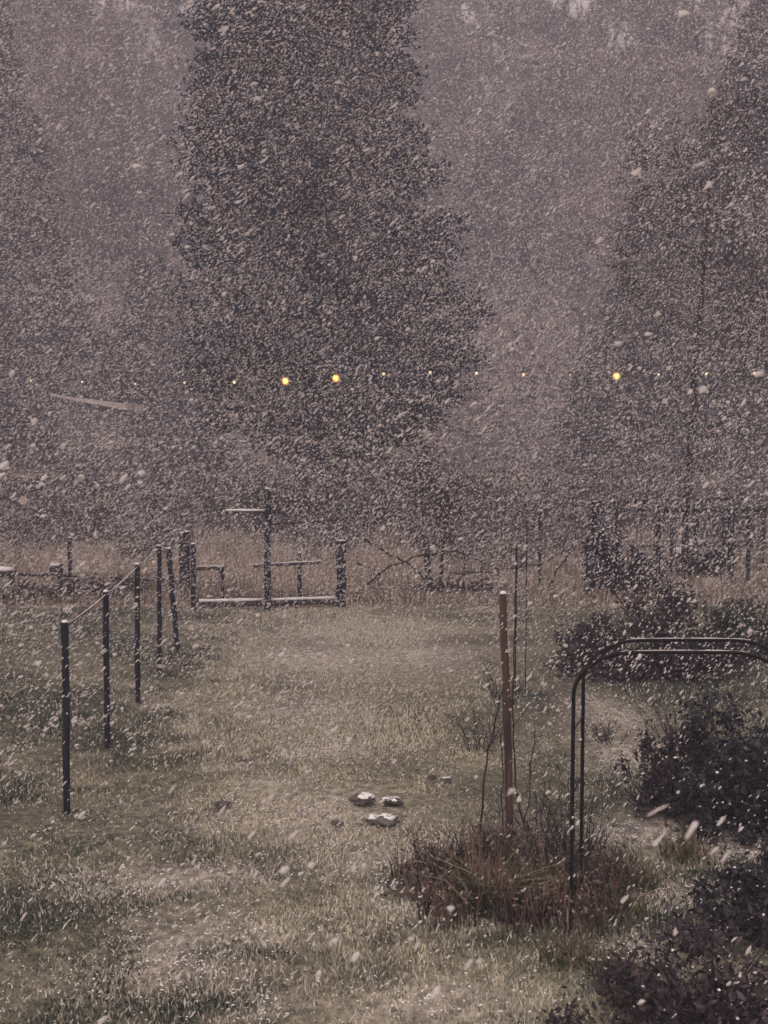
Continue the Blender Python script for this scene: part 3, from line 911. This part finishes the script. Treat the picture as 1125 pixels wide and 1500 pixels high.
for i in (6, 10, 14):
    mb = MB(); mb.tube([hoops[0][i], hoops[1][i]], .007, 6); mb.build('crossbar', M['metal'], t)
for z in (.35, .8, 1.2):
    for k in (0, -1):
        mb = MB(); mb.tube([Vector((hoops[0][k].x, hoops[0][k].y, z)), Vector((hoops[1][k].x, hoops[1][k].y, z))], .006, 6); mb.build('crossbar', M['metal'], t)

# ------------------------------------------------------------------ stones on the lawn
def stone(u, v, sx, sz, label, rot=0, seed=1, snow=.6, extra=None):
    b = G(u, v)
    t = thing('stone', b, label, 'stone')
    mb = MB(); mb.blob(b + Vector((0, 0, sz * .22)), (sx * 1.1, sx * .7, sz * .72), 8, 13, .27, seed)
    if extra:
        mb.blob(b + Vector((extra[0], .02, extra[1] * .3)), (extra[2], extra[2] * .8, extra[1]), 7, 11, .14, seed + 50)
    mb.build('rock', M['stone'], t)
    if snow:
        mb = MB(); mb.blob(b + Vector((snow * sx * .3, .012, sz * .62)), (sx * .8, sx * .6, sz * .44), 7, 13, .3, seed + 9, True)
        if extra:
            mb.blob(b + Vector((extra[0], .02, extra[1] * .9)), (extra[2] * .8, extra[2] * .66, extra[1] * .55), 6, 11, .3, seed + 70)
        mb.build('snow_cap', M['snow'], t, True)
stone(531, 1175, .088, .065, 'dark stone with a snowy top, left of the two touching stones', seed=21, snow=.9)
stone(576, 1177, .075, .045, 'flatter snow-covered stone just right of the dark stone', seed=22, snow=.1, extra=(-.05, .03, .05))
stone(566, 1205, .085, .06, 'long snow-capped stone nearest the flower bed', seed=23, snow=.2, extra=(-.10, .04, .06))
stone(493, 1207, .045, .03, 'small dark stone left of the snow-capped ones', seed=24, snow=0)
stone(632, 1141, .04, .035, 'small bluish stone farther up the lawn', seed=25, snow=0)
stone(655, 1142, .05, .018, 'thin snowy stone next to the small bluish stone', seed=26, snow=.1)
stone(326, 1180, .06, .04, 'dark turf-covered lump left of the stones', seed=27, snow=0)

# ------------------------------------------------------------------ string of lights
yl = 21.6
us = [-30, 45, 120, 198, 270, 343, 418, 492, 562, 630, 698, 767, 835, 903, 965, 1035, 1105, 1170]
vs_ = [556, 558, 560, 563, 561, 560, 557, 553, 548, 546, 547, 549, 550, 550, 549, 548, 547, 545]
t = thing('string_lights', Vector((D(562, 550, yl).x, yl, 0)), 'string of small warm bulbs stretched across in front of the trees', 'string lights')
pts = [D(u, v - 5, yl) for u, v in zip(us, vs_)]
ends = [Vector((pts[0].x - .9, yl, 0)), Vector((pts[-1].x + .9, yl, 0))]
mb = MB()
fine = []
full = [ends[0] + Vector((0, 0, pts[0].z + .02))] + pts + [ends[1] + Vector((0, 0, pts[-1].z + .02))]
for a, b in zip(full, full[1:]):
    for k in range(4):
        s = k / 4; fine.append(a + (b - a) * s - Vector((0, 0, .03 * 4 * s * (1 - s))))
fine.append(full[-1])
mb.tube(fine, .004, 5); mb.build('cable', M['wire'], t)
for e in ends:
    mb = MB(); mb.tube([e - Vector((0, 0, .1)), e + Vector((0, 0, 3.75))], [.05, .04], 8); mb.build('pole', M['post'], t)
def emit(name, col, st):
    m = bpy.data.materials.new(name); m.use_nodes = True
    b = m.node_tree.nodes['Principled BSDF']
    b.inputs['Base Color'].default_value = (.8, .6, .3, 1)
    m.cycles.emission_sampling = 'NONE'
    b.inputs['Emission Color'].default_value = (*col, 1); b.inputs['Emission Strength'].default_value = st
    return m
GLOW = emit('bulb_halo', (1, .42, .10), .55)  # see-through emissive shell that paints the orange halo of a lit bulb
_t = GLOW.node_tree; _mx = _t.nodes.new('ShaderNodeMixShader'); _tr = _t.nodes.new('ShaderNodeBsdfTransparent'); _mx.inputs[0].default_value = .22
_t.links.new(_tr.outputs[0], _mx.inputs[1]); _t.links.new(_t.nodes['Principled BSDF'].outputs[0], _mx.inputs[2]); _t.links.new(_mx.outputs[0], _t.nodes['Material Output'].inputs[0])
BR = emit('bright_bulb', (1, .50, .13), 1.5); DM = emit('dim_bulb', (1, .75, .5), .4)
for u, p in zip(us, pts):
    bright = u in (418, 492, 903)
    r = .038 if bright else random.uniform(.014, .026)
    c = p - Vector((0, 0, .03 + r))
    mb = MB(); mb.blob(c, (r, r, r * 1.15), 8, 12, 0, 1, False); o = mb.build('bulb', BR if bright else DM, t, True)
    if bright:
        o['label'] = 'brightly lit orange bulb'
        mb = MB(); mb.blob(c, (.066, .066, .07), 10, 16, 0, 1, False); mb.build('bulb_glow', GLOW, o, True)  # shell added as the glow around the bulb, not a glass part
    mb = MB(); mb.tube([p + Vector((0, 0, .005)), p - Vector((0, 0, .036))], .012, 6); mb.build('socket', M['wire'], o)

# ------------------------------------------------------------------ falling snow
def snowfall():
    PER = 10                                  # flakes per little drift of snow
    dens = 150.0 / PER
    y0, y1 = 2.0, 28.0
    X_, Z_ = 13.5, 15.0                       # a plain box of air over the garden
    n = int(2 * X_ * Z_ * (y1 - y0) * dens)
    y = rng.uniform(y0, y1, n)
    x = rng.uniform(-X_, X_, n)
    z = rng.uniform(.05, Z_, n)
    g = .5 + 1.0 * vnoise(x + z * .7, z - y * .4, 1.5)       # gusts: thicker and thinner veils
    k = rng.random(n) < g * np.clip((y - 3.4) / 14, .025, 1)   # the house shelters the air near it
    x, y, z = x[k], y[k], z[k]; n = len(x)
    me = bpy.data.meshes.new('snowfall')
    me.vertices.add(n)
    me.vertices.foreach_set('co', np.stack([x, y, z], 1).astype(np.float32).ravel())
    a = me.attributes.new('scl', 'FLOAT', 'POINT'); a.data.foreach_set('value', rng.lognormal(0, .22, n).astype(np.float32))
    a = me.attributes.new('idx', 'INT', 'POINT'); a.data.foreach_set('value', rng.integers(0, 10, n).astype(np.int32))
    m = mat('snowflake', (.78, .74, .72), (.84, .80, .78), 3, .8, trans=.5)
    o = link('snowfall', me, m)
    tag(o, 'dense wind-driven wet snowflakes filling the air', 'snow', kind='stuff')
    ng = bpy.data.node_groups.new('snowflakes', 'GeometryNodeTree')
    ng.interface.new_socket('Geometry', in_out='INPUT', socket_type='NodeSocketGeometry')
    ng.interface.new_socket('Geometry', in_out='OUTPUT', socket_type='NodeSocketGeometry')
    N = ng.nodes; L = ng.links
    gi, go = N.new('NodeGroupInput'), N.new('NodeGroupOutput')
    ins = N.new('GeometryNodeInstanceOnPoints'); ins.inputs['Pick Instance'].default_value = True
    gti = N.new('GeometryNodeGeometryToInstance')
    wind = Vector((-1.0, -.55, -.80)).normalized()
    by, bz = -math.asin(wind.z), math.atan2(wind.y, wind.x)
    def rnd(lo, hi, seed):
        r = N.new('FunctionNodeRandomValue'); r.data_type = 'FLOAT_VECTOR'
        r.inputs[0].default_value = lo; r.inputs[1].default_value = hi; r.inputs['Seed'].default_value = seed
        return r
    for i in range(10):      # ten little drifts of ragged flakes
        ico = N.new('GeometryNodeMeshIcoSphere'); ico.inputs['Radius'].default_value = 1; ico.inputs['Subdivisions'].default_value = 1
        no = N.new('ShaderNodeTexNoise'); no.noise_dimensions = '4D'; no.inputs['W'].default_value = i * 7.3
        no.inputs['Scale'].default_value = 1.3; no.inputs['Detail'].default_value = 2
        sub = N.new('ShaderNodeVectorMath'); sub.operation = 'SUBTRACT'; sub.inputs[1].default_value = (.5, .5, .5)
        sc = N.new('ShaderNodeVectorMath'); sc.operation = 'SCALE'; sc.inputs['Scale'].default_value = 2.6
        sp = N.new('GeometryNodeSetPosition')
        L.new(no.outputs['Color'], sub.inputs[0]); L.new(sub.outputs[0], sc.inputs[0]); L.new(sc.outputs[0], sp.inputs['Offset'])
        L.new(ico.outputs['Mesh'], sp.inputs['Geometry'])
        pts = N.new('GeometryNodePoints'); pts.inputs['Count'].default_value = PER
        L.new(rnd((-.26, -.26, -.26), (.26, .26, .26), i * 3).outputs[0], pts.inputs['Position'])
        inn = N.new('GeometryNodeInstanceOnPoints')
        e = N.new('FunctionNodeEulerToRotation')
        L.new(rnd((0, by - .28, bz - .28), (6.28, by + .28, bz + .28), i * 3 + 1).outputs[0], e.inputs[0])
        L.new(e.outputs[0], inn.inputs['Rotation'])
        w0 = .0022 + .0004 * i
        L.new(rnd((.007, w0 * .55, w0 * .5), (.0185, w0 * 1.5, w0 * 1.3), i * 3 + 2).outputs[0], inn.inputs['Scale'])
        L.new(pts.outputs[0], inn.inputs['Points']); L.new(sp.outputs[0], inn.inputs['Instance'])
        rz_ = N.new('GeometryNodeRealizeInstances'); L.new(inn.outputs[0], rz_.inputs[0])
        sm = N.new('GeometryNodeSetMaterial'); sm.inputs['Material'].default_value = m
        L.new(rz_.outputs[0], sm.inputs['Geometry']); L.new(sm.outputs[0], gti.inputs[0])
    def na(nm, ty):
        a_ = N.new('GeometryNodeInputNamedAttribute'); a_.data_type = ty; a_.inputs['Name'].default_value = nm
        return a_
    s_ = na('scl', 'FLOAT'); ii = na('idx', 'INT')
    L.new(s_.outputs[0], ins.inputs['Scale']); L.new(ii.outputs[0], ins.inputs['Instance Index'])
    L.new(gi.outputs[0], ins.inputs['Points']); L.new(gti.outputs[0], ins.inputs['Instance']); L.new(ins.outputs[0], go.inputs[0])
    md = o.modifiers.new('snowflakes', 'NODES'); md.node_group = ng
snowfall()

# ------------------------------------------------------------------ haze of fine snow
mb = MB()
mb.box((0, 65, 24.5), (264, 214, 52))
hz = mb.build('haze', None)
m = bpy.data.materials.new('snow_haze'); m.use_nodes = True
t = m.node_tree
t.nodes.remove(t.nodes['Principled BSDF'])
pv = t.nodes.new('ShaderNodeVolumePrincipled')
pv.inputs['Color'].default_value = (.78, .80, .97, 1)
pv.inputs['Density'].default_value = .0052
t.links.new(pv.outputs[0], t.nodes['Material Output'].inputs['Volume'])
hz.data.materials.append(m)
tag(hz, 'pale mauve haze of fine driving snow', 'haze', kind='stuff')
